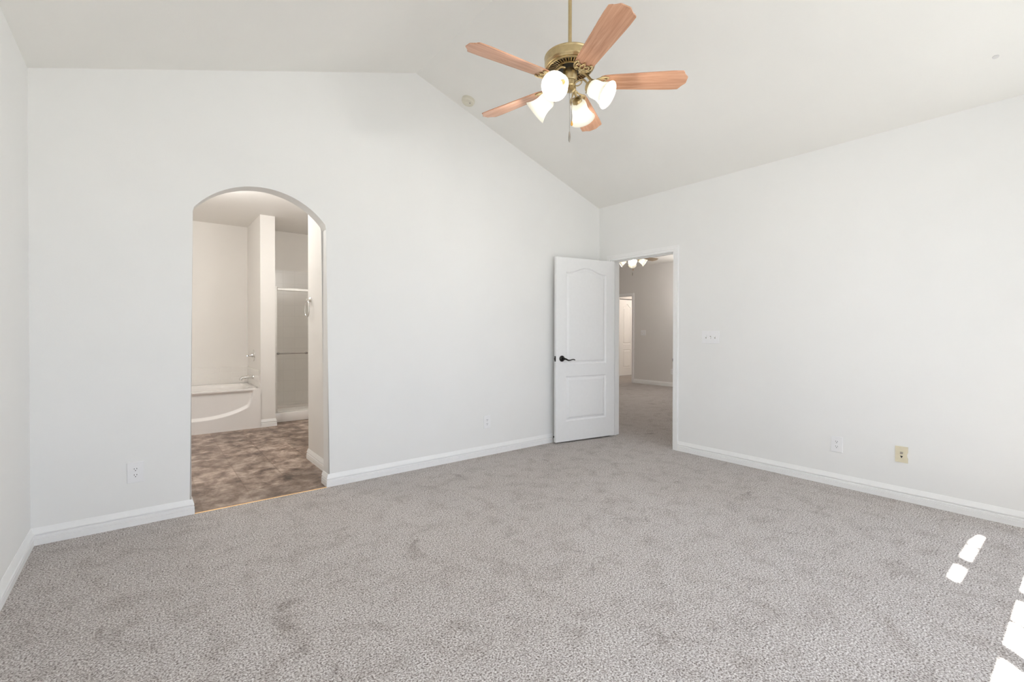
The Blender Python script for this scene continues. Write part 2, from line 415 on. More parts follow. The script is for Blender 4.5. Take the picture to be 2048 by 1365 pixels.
# ------------------------------------------------------------------ panelled doors
def arch_outline(x0, x1, z0, zs, zp, n=28):
    """closed outline, anticlockwise; zs shoulder height, zp peak height (cathedral top)"""
    top = []
    for i in range(n+1):
        t = i/n; x = x1+(x0-x1)*t; s = abs(2*t-1)
        top.append((x, zs+(zp-zs)*(0.5+0.5*math.cos(PI*min(1, s*1.12)))))
    return [(x0, z0), (x1, z0)] + top
def inset(poly, d):
    n = len(poly); out = []
    for i in range(n):
        p = Vector(poly[i]); a = Vector(poly[i-1]); b = Vector(poly[(i+1) % n])
        d1 = (p-a); d2 = (b-p)
        if d1.length < 1e-9: d1 = d2
        if d2.length < 1e-9: d2 = d1
        d1.normalize(); d2.normalize(); n1 = Vector((-d1.y, d1.x)); n2 = Vector((-d2.y, d2.x)); m = n1+n2; m.normalize()
        out.append(tuple(p + m*(d/max(.35, m.dot(n1)))))
    return out
def panel_door(w, h, th, panels, z0=0.0):
    """slab in local x (0..w), z (z0..h), moulded face at y=0 looking to -y"""
    bm = bmesh.new(); edges = []
    def loop(poly, y): return [bm.verts.new((x, y, z)) for x, z in poly]
    def ring(vs_): return [bm.edges.new((vs_[i], vs_[(i+1) % len(vs_)])) for i in range(len(vs_))]
    outer = loop([(0, z0), (w, z0), (w, h), (0, h)], 0); edges += ring(outer)
    ST = [(0, 0), (.005, .005), (.012, .0125), (.024, .0125), (.044, .002), (.050, .001)]
    for pl in panels:
        loops = [loop(inset(pl, d) if d else pl, y) for d, y in ST]
        edges += ring(loops[0])
        for a, b in zip(loops, loops[1:]):
            for i in range(len(a)): bm.faces.new((a[i], a[(i+1) % len(a)], b[(i+1) % len(b)], b[i]))
        bm.faces.new(loops[-1])
    bmesh.ops.triangle_fill(bm, use_beauty=True, use_dissolve=False, edges=edges, normal=(0, -1, 0))
    back = loop([(0, z0), (w, z0), (w, h), (0, h)], th)
    for i in range(4): bm.faces.new((outer[i], outer[(i+1) % 4], back[(i+1) % 4], back[i]))
    bm.faces.new(back[::-1])
    return bm
def lever_handle(parent, x, z, sgn):
    """rose and wavy lever on a door face at y=0 (towards -y); lever points to sgn*x"""
    h = empty('handle', (x, 0, z)); h.parent = parent; h['label'] = 'black lever handle on a round rose'
    My = Matrix.Rotation(PI/2, 4, 'X')
    bm = bmesh.new(); lathe(bm, [(0, 0), (.034, 0), (.034, .006), (.031, .010), (.020, .013), (.013, .016), (.011, .045), (.014, .050), (.012, .056), (0, .058)], 28, My)
    link('rose', bm, M['bronze'], h, True, 40)
    bm = bmesh.new(); pts = spline([(0, -.050, 0), (sgn*.020, -.054, -.004), (sgn*.048, -.053, -.016), (sgn*.080, -.051, -.017), (sgn*.110, -.050, -.010), (sgn*.135, -.048, -.012), (sgn*.146, -.046, -.018)], 6)
    tube(bm, pts, [.011-.0055*min(1, i/20) for i in range(len(pts))], 10); link('lever', bm, M['bronze'], h, True, 50)
d1 = empty('door_1', (4.402, 3.602, 0)); tag(d1, 'white two-panel door standing open against the back wall', 'door', kind='structure')
ud = Vector((-.98652, .16362))
d1.rotation_euler = (0, 0, math.atan2(ud.y, ud.x)-PI)       # local -x runs from hinge to free edge
DW = .837
bm = panel_door(DW, 2.083, .035, [arch_outline(.132, .713, .880, 1.920, 1.980), [(.132, .243), (.713, .243), (.713, .748), (.132, .748)]], .018)
# local x: 0 free edge .. DW hinge edge; shift so the hinge is at the origin
for v in bm.verts: v.co.x -= DW
link('leaf', bm, M['door'], d1)
lever_handle(d1, -.760, .949, 1)
bm = bmesh.new(); box(bm, (-DW-.0015, .006, .918), (-DW+.001, .029, .978)); box(bm, (-DW-.011, .011, .938), (-DW, .024, .958), 0, .002)
o = link('latch', bm, M['bronze'], d1); o['label'] = 'dark latch plate on the door edge'

# spring door stop on the baseboard, just behind the door edge
ds = empty('door_stop', (3.632, YB-.0135, .060)); tag(ds, 'tiny dark door stop on baseboard behind the open door', 'door stop')
bm = bmesh.new(); Mn = Matrix.Rotation(PI/2, 4, 'X'); lathe(bm, [(0, 0), (.011, 0), (.010, .004), (.004, .006), (.004, .010), (0, .010)], 14, Mn); link('mount', bm, M['bronze'], ds, True, 40)
bm = bmesh.new(); tube(bm, [(.0065*math.cos(t*1.6), -.009-t*.0009, .0065*math.sin(t*1.6)) for t in range(30)], .0014, 6); link('spring', bm, M['nickeldark'], ds, True)
bm = bmesh.new(); lathe(bm, [(0, .034), (.008, .034), (.008, .046), (0, .046)], 14, Mn); link('rubber_tip', bm, M['black'], ds, True, 40)

# ------------------------------------------------------------------ electrical plates
def wallframe(o, face):
    """orient a plate built in x (right), z (up), facing -y"""
    o.rotation_euler = (0, 0, {'back': 0, 'right': -PI/2}[face])
def plate_bm(w, h, t=.006, notch=False):
    bm = bmesh.new()
    if not notch: box(bm, (-w/2, -t, -h/2), (w/2, 0, h/2), 0, .0022); return bm
    pts = [(-w/2, -h/2), (w/2, -h/2), (w/2, -.026), (w/2-.004, -.018), (w/2-.006, -.005), (w/2-.004, .010), (w/2, .018), (w/2, h/2), (-w/2, h/2)]
    prism(bm, pts, 0, t, Matrix.Rotation(PI/2, 4, 'X')); return bm
def screw(parent, z, mat, x=0):
    bm = bmesh.new(); lathe(bm, [(0, .0055), (.0034, .0055), (.0034, .0072), (0, .0076)], 12, Matrix.Translation((x, 0, z)) @ Matrix.Rotation(PI/2, 4, 'X'))
    return link('screw', bm, mat, parent, True, 40)
def outlet(loc, face, label, w=.080, h=.126):
    r = empty('wall_outlet', loc); wallframe(r, face); tag(r, label, 'outlet', 'wall outlets')
    link('cover_plate', plate_bm(w, h), M['plate'], r)
    for s_ in (1, -1):
        bm = bmesh.new(); zc = s_*.0195
        poly = [(.0172*math.cos(a), .0145*max(-.92, min(.92, 1.15*math.sin(a)))) for a in [2*PI*i/28 for i in range(28)]]
        prism(bm, [(x, z+zc) for x, z in poly], .004, .0078, Matrix.Rotation(PI/2, 4, 'X')); rc = link('receptacle', bm, M['plate'], r)
        bm = bmesh.new()
        for x in (-.0064, .0064): box(bm, (x-.0013, -.0083, zc+.001), (x+.0013, -.0070, zc+.009))
        lathe(bm, [(0, .0070), (.0028, .0070), (.0028, .0083), (0, .0083)], 12, Matrix.Translation((0, 0, zc-.0068)) @ Matrix.Rotation(PI/2, 4, 'X'))
        link('slots', bm, M['dark'], rc)
    screw(r, 0, M['plate']); return r
outlet((-.0465, YB, .340), 'back', 'white wall outlet left of the arched opening', .085, .130)
outlet((2.7155, YB, .335), 'back', 'white wall outlet on the back wall between arch and open door')
outlet((XR, 1.3235, .3385), 'right', 'white wall outlet on the right wall beside the ivory phone plate')
def switch(loc, face, n, label):
    w = .073+.046*(n-1)+.012; r = empty('light_switch', loc); wallframe(r, face); tag(r, label, 'light switch')
    link('cover_plate', plate_bm(w, .125), M['plate'], r)
    for i in range(n):
        x = (i-(n-1)/2)*.046
        bm = bmesh.new(); box(bm, (x-.0055, -.0064, -.012), (x+.0055, -.0055, .012)); sf = link('switch_slot', bm, M['dark'] if False else M['fobgrey'], r)
        bm = bmesh.new(); up = 1 if i != 1 else -1
        v = box(bm, (x-.0045, -.018, -.004), (x+.0045, -.004, .006))
        for q in v:
            if q.co.y < -.01: q.co.z += up*.009; q.co.x = x+(q.co.x-x)*.8
        link('toggle', bm, M['plate'], r)
        for z in (.030, -.030): screw(r, z, M['plate'], x)
    return r
switch((XR, 2.399, 1.196), 'right', 3, 'white triple light switch plate right of the doorway')
pj_ = empty('phone_jack', (XR, .912, .3415)); wallframe(pj_, 'right'); tag(pj_, 'ivory phone jack plate with a chipped right edge on right wall', 'phone jack')
link('cover_plate', plate_bm(.074, .118, .006, True), M['ivory'], pj_)
bm = bmesh.new(); box(bm, (-.008, -.0085, .004), (.008, -.005, .018), 0, .001); box(bm, (-.0055, -.009, .006), (.0055, -.0084, .013)); o = link('phone_port', bm, M['fobgrey'], pj_); o['label'] = 'grey phone socket'
bm = bmesh.new(); prism(bm, [(-.0085, -.010), (0, -.028), (.0085, -.010)], .005, .0068, Matrix.Rotation(PI/2, 4, 'X')); o = link('cable_port', bm, M['dark'], pj_); o['label'] = 'dark hole below the socket'
screw(pj_, .040, M['ivory']); screw(pj_, -.040, M['ivory'])

# smoke detector on the right-hand ceiling slope
sd_ = empty('smoke_detector', (2.398, 3.698, HR-sl*(2.398-XM)))
sd_.rotation_euler = Vector((sl, 0, 1)).to_track_quat('Z', 'Y').to_euler()
tag(sd_, 'round cream smoke detector on ceiling slope above the back wall', 'smoke detector')
flip = Matrix.Rotation(PI, 4, 'X')
bm = bmesh.new(); lathe(bm, [(0, 0), (.062, 0), (.062, .008), (0, .008)], 36, flip); link('mounting_base', bm, M['detector'], sd_, True, 30)
bm = bmesh.new(); lathe(bm, [(0, .007), (.060, .007), (.060, .022), (.052, .034), (.040, .037), (.039, .035), (.030, .035), (.029, .038), (0, .039)], 36, flip); cv = link('cover', bm, M['detector'], sd_, True, 30)
bm = bmesh.new(); lathe(bm, [(0, .036), (.006, .036), (.006, .0395), (0, .0395)], 14, flip @ Matrix.Translation((-.024, .012, 0))); link('test_button', bm, M['nickeldark'], cv, True, 30)
bm = bmesh.new(); nrm = Vector((sl, 0, 1)); 
sp_ = Vector((4.004, .404, HR-sl*(4.004-XM)))
lathe(bm, [(0, -.001), (.016, -.001), (.014, .0035), (0, .004)], 24, flip)
cp = link('ceiling_plug', bm, plain('faint_grey_plug', (.70, .69, .68), .7), None, True, 30); cp.location = sp_; cp.rotation_euler = nrm.to_track_quat('Z', 'Y').to_euler()
tag(cp, 'small faint grey round spot on the ceiling slope at far right', 'ceiling plug')

# ------------------------------------------------------------------ ceiling fan
def arrayz(M_, a): return Matrix.Rotation(a, 4, 'Z') @ M_
BLADE_Z = 2.682
def blade_outline():
    r0, r1 = .168, .662; w0, w1 = .052, .071
    def hwid(r): return w0+(w1-w0)*min(1, (r-r0)/(r1-.10-r0))
    up = []
    for i in range(7):
        a = PI/2*i/6; up.append((r0+.03-.03*math.cos(a), hwid(r0)-.022+.022*math.sin(a)))
    for i in range(1, 12): r = r0+.03+(r1-.085-r0)*i/12; up.append((r, hwid(r)))
    rs = r1-.034
    up += [(rs-.006, w1), (rs-.001, w1-.001), (rs+.002, w1-.0045), (rs+.004, w1-.010)]
    for i in range(1, 7):      # shallow concave shoulder in to the blunt middle of the tip
        t = i/6; up.append((rs+.004+.026*t**1.35, w1-.010-.034*t))
    up += [(r1-.001, .024), (r1, .020)]
    return up + [(x, -y) for x, y in reversed(up)]
def make_fan(name, loc, a_blades, a_lights, label, topz, dz=None, wood=None, glow=None):
    root = empty(name, loc); tag(root, label, 'ceiling fan')
    Z = lambda z: z-BLADE_Z
    dz = dz or [0]*5
    bm = bmesh.new(); lathe(bm, [(.0105, Z(2.81)), (.0105, topz-BLADE_Z)], 18, cap=True); link('downrod', bm, M['brass'], root, True, 40)
    t = topz-BLADE_Z
    bm = bmesh.new(); lathe(bm, [(.012, t-.10), (.030, t-.098), (.052, t-.075), (.064, t-.03), (.066, t+.02), (0, t+.03)], 28); link('canopy', bm, M['brass'], root, True, 40)
    bm = bmesh.new()
    lathe(bm, [(0, Z(2.842)), (.030, Z(2.842)), (.034, Z(2.838)), (.135, Z(2.833)), (.146, Z(2.829)), (.1475, Z(2.824)), (.1445, Z(2.818)), (.1455, Z(2.812)), (.1455, Z(2.784)), (.142, Z(2.778)), (.1435, Z(2.775)), (.138, Z(2.767)), (.128, Z(2.764)), (.128, Z(2.775))], 56)
    link('motor_housing', bm, M['brass'], root, True, 25)
    bm = bmesh.new(); lathe(bm, [(.1285, Z(2.771)), (.082, Z(2.766)), (.070, Z(2.756)), (.045, Z(2.752)), (0, Z(2.752))], 48); link('motor', bm, M['black'], root, True, 30)
    bm = bmesh.new()
    for i in range(44):
        a = 2*PI*i/44; Mr = Matrix.Rotation(a, 4, 'Z')
        q = [(.084, -.0020), (.128, -.0036), (.128, .0036), (.084, .0020)]
        prism(bm, q, Z(2.759), Z(2.765), Mr)
    lathe(bm, [(.125, Z(2.757)), (.132, Z(2.759)), (.132, Z(2.766)), (.125, Z(2.766)), (.125, Z(2.757))], 48)
    lathe(bm, [(.078, Z(2.756)), (.087, Z(2.756)), (.087, Z(2.764)), (.078, Z(2.764)), (.078, Z(2.756))], 48)
    link('vent_grille', bm, M['brass'], root)
    bm = bmesh.new(); lathe(bm, [(0, Z(2.754)), (.040, Z(2.754)), (.0415, Z(2.748)), (.0415, Z(2.700)), (.038, Z(2.692)), (.0335, Z(2.689)), (.0335, Z(2.664)), (.030, Z(2.658)), (.026, Z(2.655))], 36)
    sh = link('switch_housing', bm, M['brass'], root, True, 30)
    bm = bmesh.new()
    for i in range(20):
        a = 2*PI*i/20; Mr = Matrix.Rotation(a, 4, 'Z')
        tube(bm, [Mr @ Vector((.034, 0, Z(2.654))), Mr @ Vector((.031, 0, Z(2.645))), Mr @ Vector((.018, 0, Z(2.636))), Mr @ Vector((.006, 0, Z(2.634)))], [.0030, .0048, .0036, .0015], 6)
    lathe(bm, [(.030, Z(2.657)), (.032, Z(2.650)), (.022, Z(2.638)), (0, Z(2.635))], 28)
    link('finial', bm, M['brass'], sh, True, 40)
    # blades and their scrolled irons
    for i, a in enumerate(a_blades):
        bm = bmesh.new(); prism(bm, blade_outline(), -.003, .003)
        bmesh.ops.bevel(bm, geom=[e for e in bm.edges if abs(e.verts[0].co.z-e.verts[1].co.z) < 1e-6], offset=.0014, segments=1, affect='EDGES')
        b = link('blade', bm, wood or M['wood'], root)
        b.rotation_mode = 'QUATERNION'
        b.rotation_quaternion = (Matrix.Rotation(a, 4, 'Z') @ Matrix.Rotation(-dz[i]/.65, 4, 'Y') @ Matrix.Rotation(math.radians(PITCHB), 4, 'X')).to_quaternion()
        bm = bmesh.new(); z = -.008
        def T(pts, r, n=8, q=None): tube(bm, spline(pts, 6), r, n, 0, q)
        T([(.050, 0, .070), (.075, 0, .066), (.100, 0, .046), (.125, 0, .012), (.152, 0, z)], .0085, 10)
        for s_ in (1, -1):
            T([(.118, s_*.004, .020), (.140, s_*.018, .0), (.158, s_*.036, z), (.182, s_*.047, z), (.206, s_*.046, z), (.216, s_*.040, z), (.210, s_*.034, z)], .0048)
            T([(.152, 0, z), (.166, s_*.014, z), (.168, s_*.028, z), (.180, s_*.036, z), (.196, s_*.032, z), (.199, s_*.022, z), (.190, s_*.016, z)], .0042)
            T([(.152, 0, z), (.172, s_*.010, z), (.192, s_*.010, z), (.212, 0, z)], .0042)
            T([(.158, s_*.036, z), (.172, s_*.020, z)], .004)
            lathe(bm, [(0, -.011), (.006, -.010), (.0065, -.004), (0, -.004)], 10, Matrix.Translation((.200, s_*.030, 0)))
        lathe(bm, [(0, -.011), (.006, -.010), (.0065, -.004), (0, -.004)], 10, Matrix.Translation((.212, 0, 0)))
        lathe(bm, [(.007, -.012), (.012, -.012), (.012, -.004), (.007, -.004), (.007, -.012)], 14, Matrix.Translation((.160, 0, 0)))
        ir = link('blade_iron', bm, M['brass'], b, True, 50); ir['label'] = 'scrolled brass bracket'
    # light kit
    for a in a_lights:
        Mr = Matrix.Rotation(a, 4, 'Z')
        bm = bmesh.new()
        pts = spline([(.028, 0, Z(2.672)), (.052, 0, Z(2.684)), (.080, 0, Z(2.682)), (.100, 0, Z(2.662)), (.108, 0, Z(2.640))], 6)
        tube(bm, [Mr @ p for p in pts], .0052, 10)
        pts = spline([(.028, 0, Z(2.660)), (.050, 0, Z(2.655)), (.068, 0, Z(2.664)), (.072, 0, Z(2.676)), (.064, 0, Z(2.678))], 6)
        tube(bm, [Mr @ p for p in pts], .0034, 8)
        arm = link('light_arm', bm, M['brass'], root, True, 50)
        tilt = math.radians(TILT); ax = Vector((math.cos(tilt), 0, -math.sin(tilt)))
        Ms = Mr @ Matrix.Translation((.106, 0, Z(2.640))) @ ax.to_track_quat('Z', 'Y').to_matrix().to_4x4()
        bm = bmesh.new(); lathe(bm, [(0, -.008), (.010, -.006), (.024, .000), (.030, .006), (.0305, .022), (.0285, .022), (.0285, .008), (.014, .007), (.014, .056), (0, .056)], 28, Ms)
        for k in range(3):
            Mk = Ms @ Matrix.Rotation(2*PI*k/3+.4, 4, 'Z')
            tube(bm, [Mk @ Vector((.028, 0, .016)), Mk @ Vector((.038, 0, .016))], .0022, 8); 
            lathe(bm, [(0, 0), (.004, 0), (.004, .003), (0, .003)], 8, Mk @ Matrix.Translation((.037, 0, .016)) @ Matrix.Rotation(PI/2, 4, 'Y'))
        link('shade_holder', bm, M['brass'], arm, True, 40)
        bm = bmesh.new()
        pr = [(.0275, .014), (.029, .022), (.040, .028), (.0465, .038), (.048, .052), (.0475, .068), (.049, .085), (.054, .103), (.0625, .122), (.072, .138), (.0745, .141)]
        inner = [(r-.0028, s_-.001) for r, s_ in reversed(pr)]
        lathe(bm, pr+[(.0745, .143)]+inner, 40, Ms)
        link('shade', bm, M['shade'], arm, True, 60)
        bm = bmesh.new(); lathe(bm, [(0.001, .130), (.011, .128), (.021, .119), (.0255, .106), (.0245, .092), (.018, .076), (.0135, .066), (.0135, .058), (.001, .057)], 20, Ms)
        link('bulb', bm, glow or M['bulb'], arm, True)
    # pull chains
    for (x, y), z1, fob, fm in (((-.012, -.010), 2.398, .061, 'fobgrey'), ((.004, -.012), 2.462, .028, 'amber')):
        bm = bmesh.new(); n = 46; z0 = 2.640
        for i in range(n):
            z = z0+(z1-z0)*i/(n-1)
            bmesh.ops.create_icosphere(bm, subdivisions=1, radius=.0021, matrix=Matrix.Translation((x, y, Z(z))))
        tube(bm, [(x, y, Z(z0)), (x, y, Z(z1))], .0008, 5)
        ch = link('pull_chain', bm, M['fobgrey'], root, True)
        bm = bmesh.new(); lathe(bm, [(0, 0), (.003, -.001), (.0038, -.006), (.0055, -.014), (.0068, -fob*.55), (.0062, -fob*.85), (.003, -fob), (0, -fob)], 16, Matrix.Translation((x, y, Z(z1))))
        fo = link('chain_fob', bm, M[fm], ch, True, 60)
        if fm == 'amber': fo['label'] = 'small amber fob'
    return root
PITCHB = -12.0; TILT = 34.0
A0 = math.radians(174.5)
fan = make_fan('ceiling_fan', (1.9326, 1.9105, BLADE_Z), [A0-2*PI*i/5 for i in range(5)],
               [math.radians(203.4-90*i) for i in range(4)], 'brass ceiling fan with five wooden blades and four lit shades hanging from bedroom ridge', HR-.01)

# ------------------------------------------------------------------ bathroom beyond the arch
BC = 2.77; BX0, BX1, BY1 = -.34, 3.2, 7.75
def slab(name, a, b, mat, label, cat, parent=None): 
    bm = bmesh.new(); box(bm, a, b); return struct(name, bm, mat, label, cat)
slab('floor_bathroom', (BX0-TH, YB-.012, -.12), (BX1+TH, BY1+TH, -.003), M['vinyl'], 'brown stone-look vinyl floor seen through the arch', 'floor')
slab('ceiling_bathroom', (BX0-TH, YB+TH, BC), (BX1+TH, BY1+TH, BC+.12), M['bathwall'], 'flat bathroom ceiling seen through the arch', 'ceiling')
slab('wall_bathroom_left', (BX0-TH, YB+TH, -.05), (BX0, BY1+TH, BC), M['bathwall'], 'bathroom wall hidden left of the arch', 'wall')
slab('wall_bathroom_back', (BX0, BY1, -.05), (BX1, BY1+TH, BC), M['bathwall'], 'cream bathroom wall behind the tub and shower', 'wall')
slab('wall_bathroom_right', (BX1, YB+TH, -.05), (BX1+TH, BY1+TH, BC), M['bathwall'], 'bathroom wall hidden right of the arch', 'wall')
slab('wall_bathroom_near', (1.265, YB+TH, -.05), (BX1, 4.83, BC), M['bathwall'], 'narrow beige bathroom wall just inside the arch', 'wall')
slab('wall_bathroom_divider', (1.19, 6.79, -.05), (1.365, BY1, BC), M['bathwall'], 'cream wall end between the bathtub and the shower', 'wall')
base('baseboard_bathroom_near', [(1.265, YB+TH), (1.265, 4.83), (1.45, 4.83)], 'beige-lit baseboard on the wall inside the arch').location = (0, 0, -.003)
base('baseboard_divider', [(1.365, 6.965), (1.365, 6.79), (1.19, 6.79)], 'short baseboard on the wall end by the tub').location = (0, 0, -.003)
bm = bmesh.new(); prism(bm, [(YB-.016, 0), (YB-.005, 0), (YB-.006, .0035), (YB-.0105, .0045), (YB-.015, .0035)], AX0, AX1, Matrix(((0,0,1,0),(1,0,0,0),(0,1,0,0),(0,0,0,1))))
struct('trim_2', bm, M['gold'], 'thin brass strip where carpet meets bathroom floor', 'threshold')
# bathtub
tx0, tx1, ty0, ty1, tz = BX0+.002, 1.188, 6.772, BY1-.008, .508
tub = empty('bathtub', ((tx0+tx1)/2, (ty0+ty1)/2, 0)); tag(tub, 'glossy white bathtub with a curved ledge in its apron', 'bathtub')
ox, oy = tub.location.x, tub.location.y
bm = bmesh.new(); NX, NZ = 190, 110; cxm = (tx0+tx1)/2; half = (tx1-tx0)/2
def sst(a, b, x): t = max(0, min(1, (x-a)/(b-a))); return t*t*(3-2*t)
def apron(x, z):
    s_ = min(1, abs(x-cxm)/(half-.055)); c0 = .155+.175*s_**2.6
    if s_ > .86: c0 += .40*((s_-.86)/.14)**2.2
    up = max(0, min(1, (z-c0)/.036)); side = sst(0, .05, half-.055+.012-abs(x-cxm)); top = 1-sst(tz-.045, tz-.008, z)
    return .030*min(up, side)*top
vv = [[bm.verts.new((tx0+(tx1-tx0)*i/NX-ox, ty0+apron(tx0+(tx1-tx0)*i/NX, tz*j/NZ)-oy, tz*j/NZ-.003)) for j in range(NZ+1)] for i in range(NX+1)]
for i in range(NX):
    for j in range(NZ): bm.faces.new((vv[i][j], vv[i+1][j], vv[i+1][j+1], vv[i][j+1]))
link('apron', bm, M['tub'], tub, True, 60)
bm = bmesh.new(); N = 96
def rrect(hx, hy, r, z, sx_=0):
    out = []
    for i in range(N):
        a = 2*PI*i/N; c, s_ = math.cos(a), math.sin(a); p = 2/max(.05, r)
        k = (abs(c/hx)**p+abs(s_/hy)**p)**(-1/p); out.append((c*k+sx_, s_*k, z))
    return out
hx, hy = half, (ty1-ty0)/2
Ls = [rrect(hx, hy, .02, tz-.014), rrect(hx-.004, hy-.004, .02, tz-.006), rrect(hx-.012, hy-.012, .02, tz), rrect(hx-.075, hy-.085, .35, tz), rrect(hx-.088, hy-.098, .40, tz-.006), rrect(hx-.10, hy-.11, .45, tz-.04), rrect(hx-.15, hy-.15, .6, .20), rrect(hx-.22, hy-.20, .7, .13), rrect(.02, .02, 1, .12)]
rr = [[bm.verts.new((x, y, z-.003)) for x, y, z in L] for L in Ls]
for a, b in zip(rr, rr[1:]):
    for i in range(N): bm.faces.new((a[i], a[(i+1) % N], b[(i+1) % N], b[i]))
bm.faces.new(rr[-1])
link('basin', bm, M['tub'], tub, True, 50)
# low band of glossy tile on the walls round the tub
bm = bmesh.new(); box(bm, (BX0+.001, BY1-.008, tz-.004), (1.1895, BY1-.0005, .735), 0, .002); box(bm, (1.184, 6.86, tz-.004), (1.1895, BY1-.008, .735), 0, .002)
sr = link('trim_4', bm, M['splash'], None); tag(sr, 'three rows of glossy white tile on the wall above the bathtub', 'tile trim', kind='structure')
# tub filler and valve on the divider wall
def towards_minus_x(p): return Matrix.Translation(p) @ Matrix.Rotation(-PI/2, 4, 'Y')
sp = empty('tub_spout', (1.1837, 7.27, .617)); tag(sp, 'chrome tub spout on the wall above the tub rim', 'faucet')
bm = bmesh.new(); lathe(bm, [(0, 0), (.030, 0), (.028, .008), (.022, .010)], 24, Matrix.Rotation(-PI/2, 4, 'Y')); link('flange', bm, M['chrome'], sp, True, 40)
bm = bmesh.new(); tube(bm, spline([(0, 0, 0), (-.05, 0, .002), (-.10, 0, 0), (-.135, 0, -.006), (-.150, 0, -.020), (-.151, 0, -.034)], 6), [.027]*13+[.025]*6+[.020]*12, 16, 0, 1.0); link('spout', bm, M['chrome'], sp, True, 50)
vl = empty('tub_valve', (1.1895, 7.27, .918)); tag(vl, 'chrome lever tub valve with round escutcheon above the spout', 'faucet')
bm = bmesh.new(); lathe(bm, [(0, 0), (.082, 0), (.080, .006), (.060, .011), (.028, .013), (.024, .030), (0, .032)], 32, Matrix.Rotation(-PI/2, 4, 'Y')); link('escutcheon', bm, M['chrome'], vl, True, 40)
bm = bmesh.new(); tube(bm, [(-.028, 0, 0), (-.05, 0, 0), (-.066, 0, 0)], [.018, .016, .014], 14); tube(bm, spline([(-.058, 0, 0), (-.075, -.02, -.002), (-.088, -.055, -.004), (-.092, -.085, -.002)], 6), [.011]*7+[.009]*6+[.007]*6, 12); link('lever', bm, M['chrome'], vl, True, 50)
# shower
slab('wall_shower_tile', (1.366, BY1-.012, .05), (2.40, BY1-.001, 2.180), M['tile'], 'white square tile on the shower back wall', 'wall')
slab('wall_shower_side', (2.40, 6.99, -.05), (2.53, BY1, BC), M['bathwall'], 'shower side wall hidden behind the arch', 'wall')
slab('wall_shower_divider_tile', (1.3655, 7.10, .05), (1.376, BY1-.013, 2.18), M['tile'], 'tiled side of the divider wall in the shower', 'wall')
bm = bmesh.new(); box(bm, (1.367, 6.99, -.003), (2.398, 7.11, .128), 0, .012); box(bm, (1.367, 7.105, -.003), (2.398, 7.735, .05)); box(bm, (1.378, 7.69, .045), (2.398, 7.737, .125), 0, .015)
pan = link('shower_pan', bm, M['tub'], None, True, 40); tag(pan, 'white shower pan with a raised front curb', 'shower pan')
sd2 = empty('shower_door', (1.38, 7.05, .128)); tag(sd2, 'framed clear shower door with a horizontal towel bar', 'shower door')
sx1 = 2.396-1.38
bm = bmesh.new(); box(bm, (-.004, -.020, 0), (.058, .020, 1.748), 0, .004); link('side_jamb', bm, M['nickel'], sd2)
bm = bmesh.new(); box(bm, (sx1-.03, -.018, 0), (sx1, .018, 1.735), 0, .003); link('side_jamb', bm, M['nickel'], sd2)
bm = bmesh.new(); box(bm, (.058, -.026, 1.688), (sx1-.03, .026, 1.726), 0, .006); link('header_rail', bm, M['nickel'], sd2)
bm = bmesh.new(); box(bm, (.058, -.028, 0), (sx1-.03, .028, .016), 0, .003); box(bm, (.058, -.022, .016), (sx1-.03, -.014, .034)); box(bm, (.058, .014, .016), (sx1-.03, .022, .034)); link('sill_track', bm, M['nickel'], sd2)
for y, x0, x1 in ((-.010, .058, .56), (.010, .48, sx1-.03)):
    bm = bmesh.new(); box(bm, (x0, y-.003, .036), (x1, y+.003, 1.69)); gp = link('glass_panel', bm, M['showerglass'], sd2)
    bm = bmesh.new(); box(bm, (x0, y-.007, .026), (x1, y+.007, .052), 0, .002); link('bottom_rail', bm, M['nickel'], gp)
bm = bmesh.new(); z = .945-.128
tube(bm, [(.065, -.060, z), (.43, -.060, z)], .0075, 12)
for x in (.065, .43): lathe(bm, [(0, 0), (.017, 0), (.017, .006), (.010, .010), (.010, .058), (.014, .062), (0, .064)], 18, Matrix.Translation((x, -.012, z)) @ Matrix.Rotation(PI/2, 4, 'X'))
o = link('towel_bar', bm, M['nickeldark'], sd2, True, 40); o['label'] = 'dark metal towel bar across the glass'
# towel ring on the near wall
tr_ = empty('towel_ring', (1.265, 4.735, 1.555)); tag(tr_, 'chrome towel ring on the beige wall inside the arch', 'towel ring')
bm = bmesh.new(); lathe(bm, [(0, 0), (.026, 0), (.026, .006), (.020, .012), (.013, .018), (.011, .034), (.014, .040), (0, .044)], 24, Matrix.Rotation(-PI/2, 4, 'Y')); link('post', bm, M['chrome'], tr_, True, 40)
bm = bmesh.new(); n = 48; rr_ = .078
tube(bm, [(-.034+0*t, rr_*math.sin(2*PI*t/n), -.010-rr_+rr_*math.cos(2*PI*t/n)) for t in range(n+1)], .0048, 10); link('ring', bm, M['chrome'], tr_, True)
point_light((1.95, 5.10, 2.25), 18, (1, .985, .96), .14)
point_light((.35, 5.4, 2.5), 34, (1, .985, .96), .16)

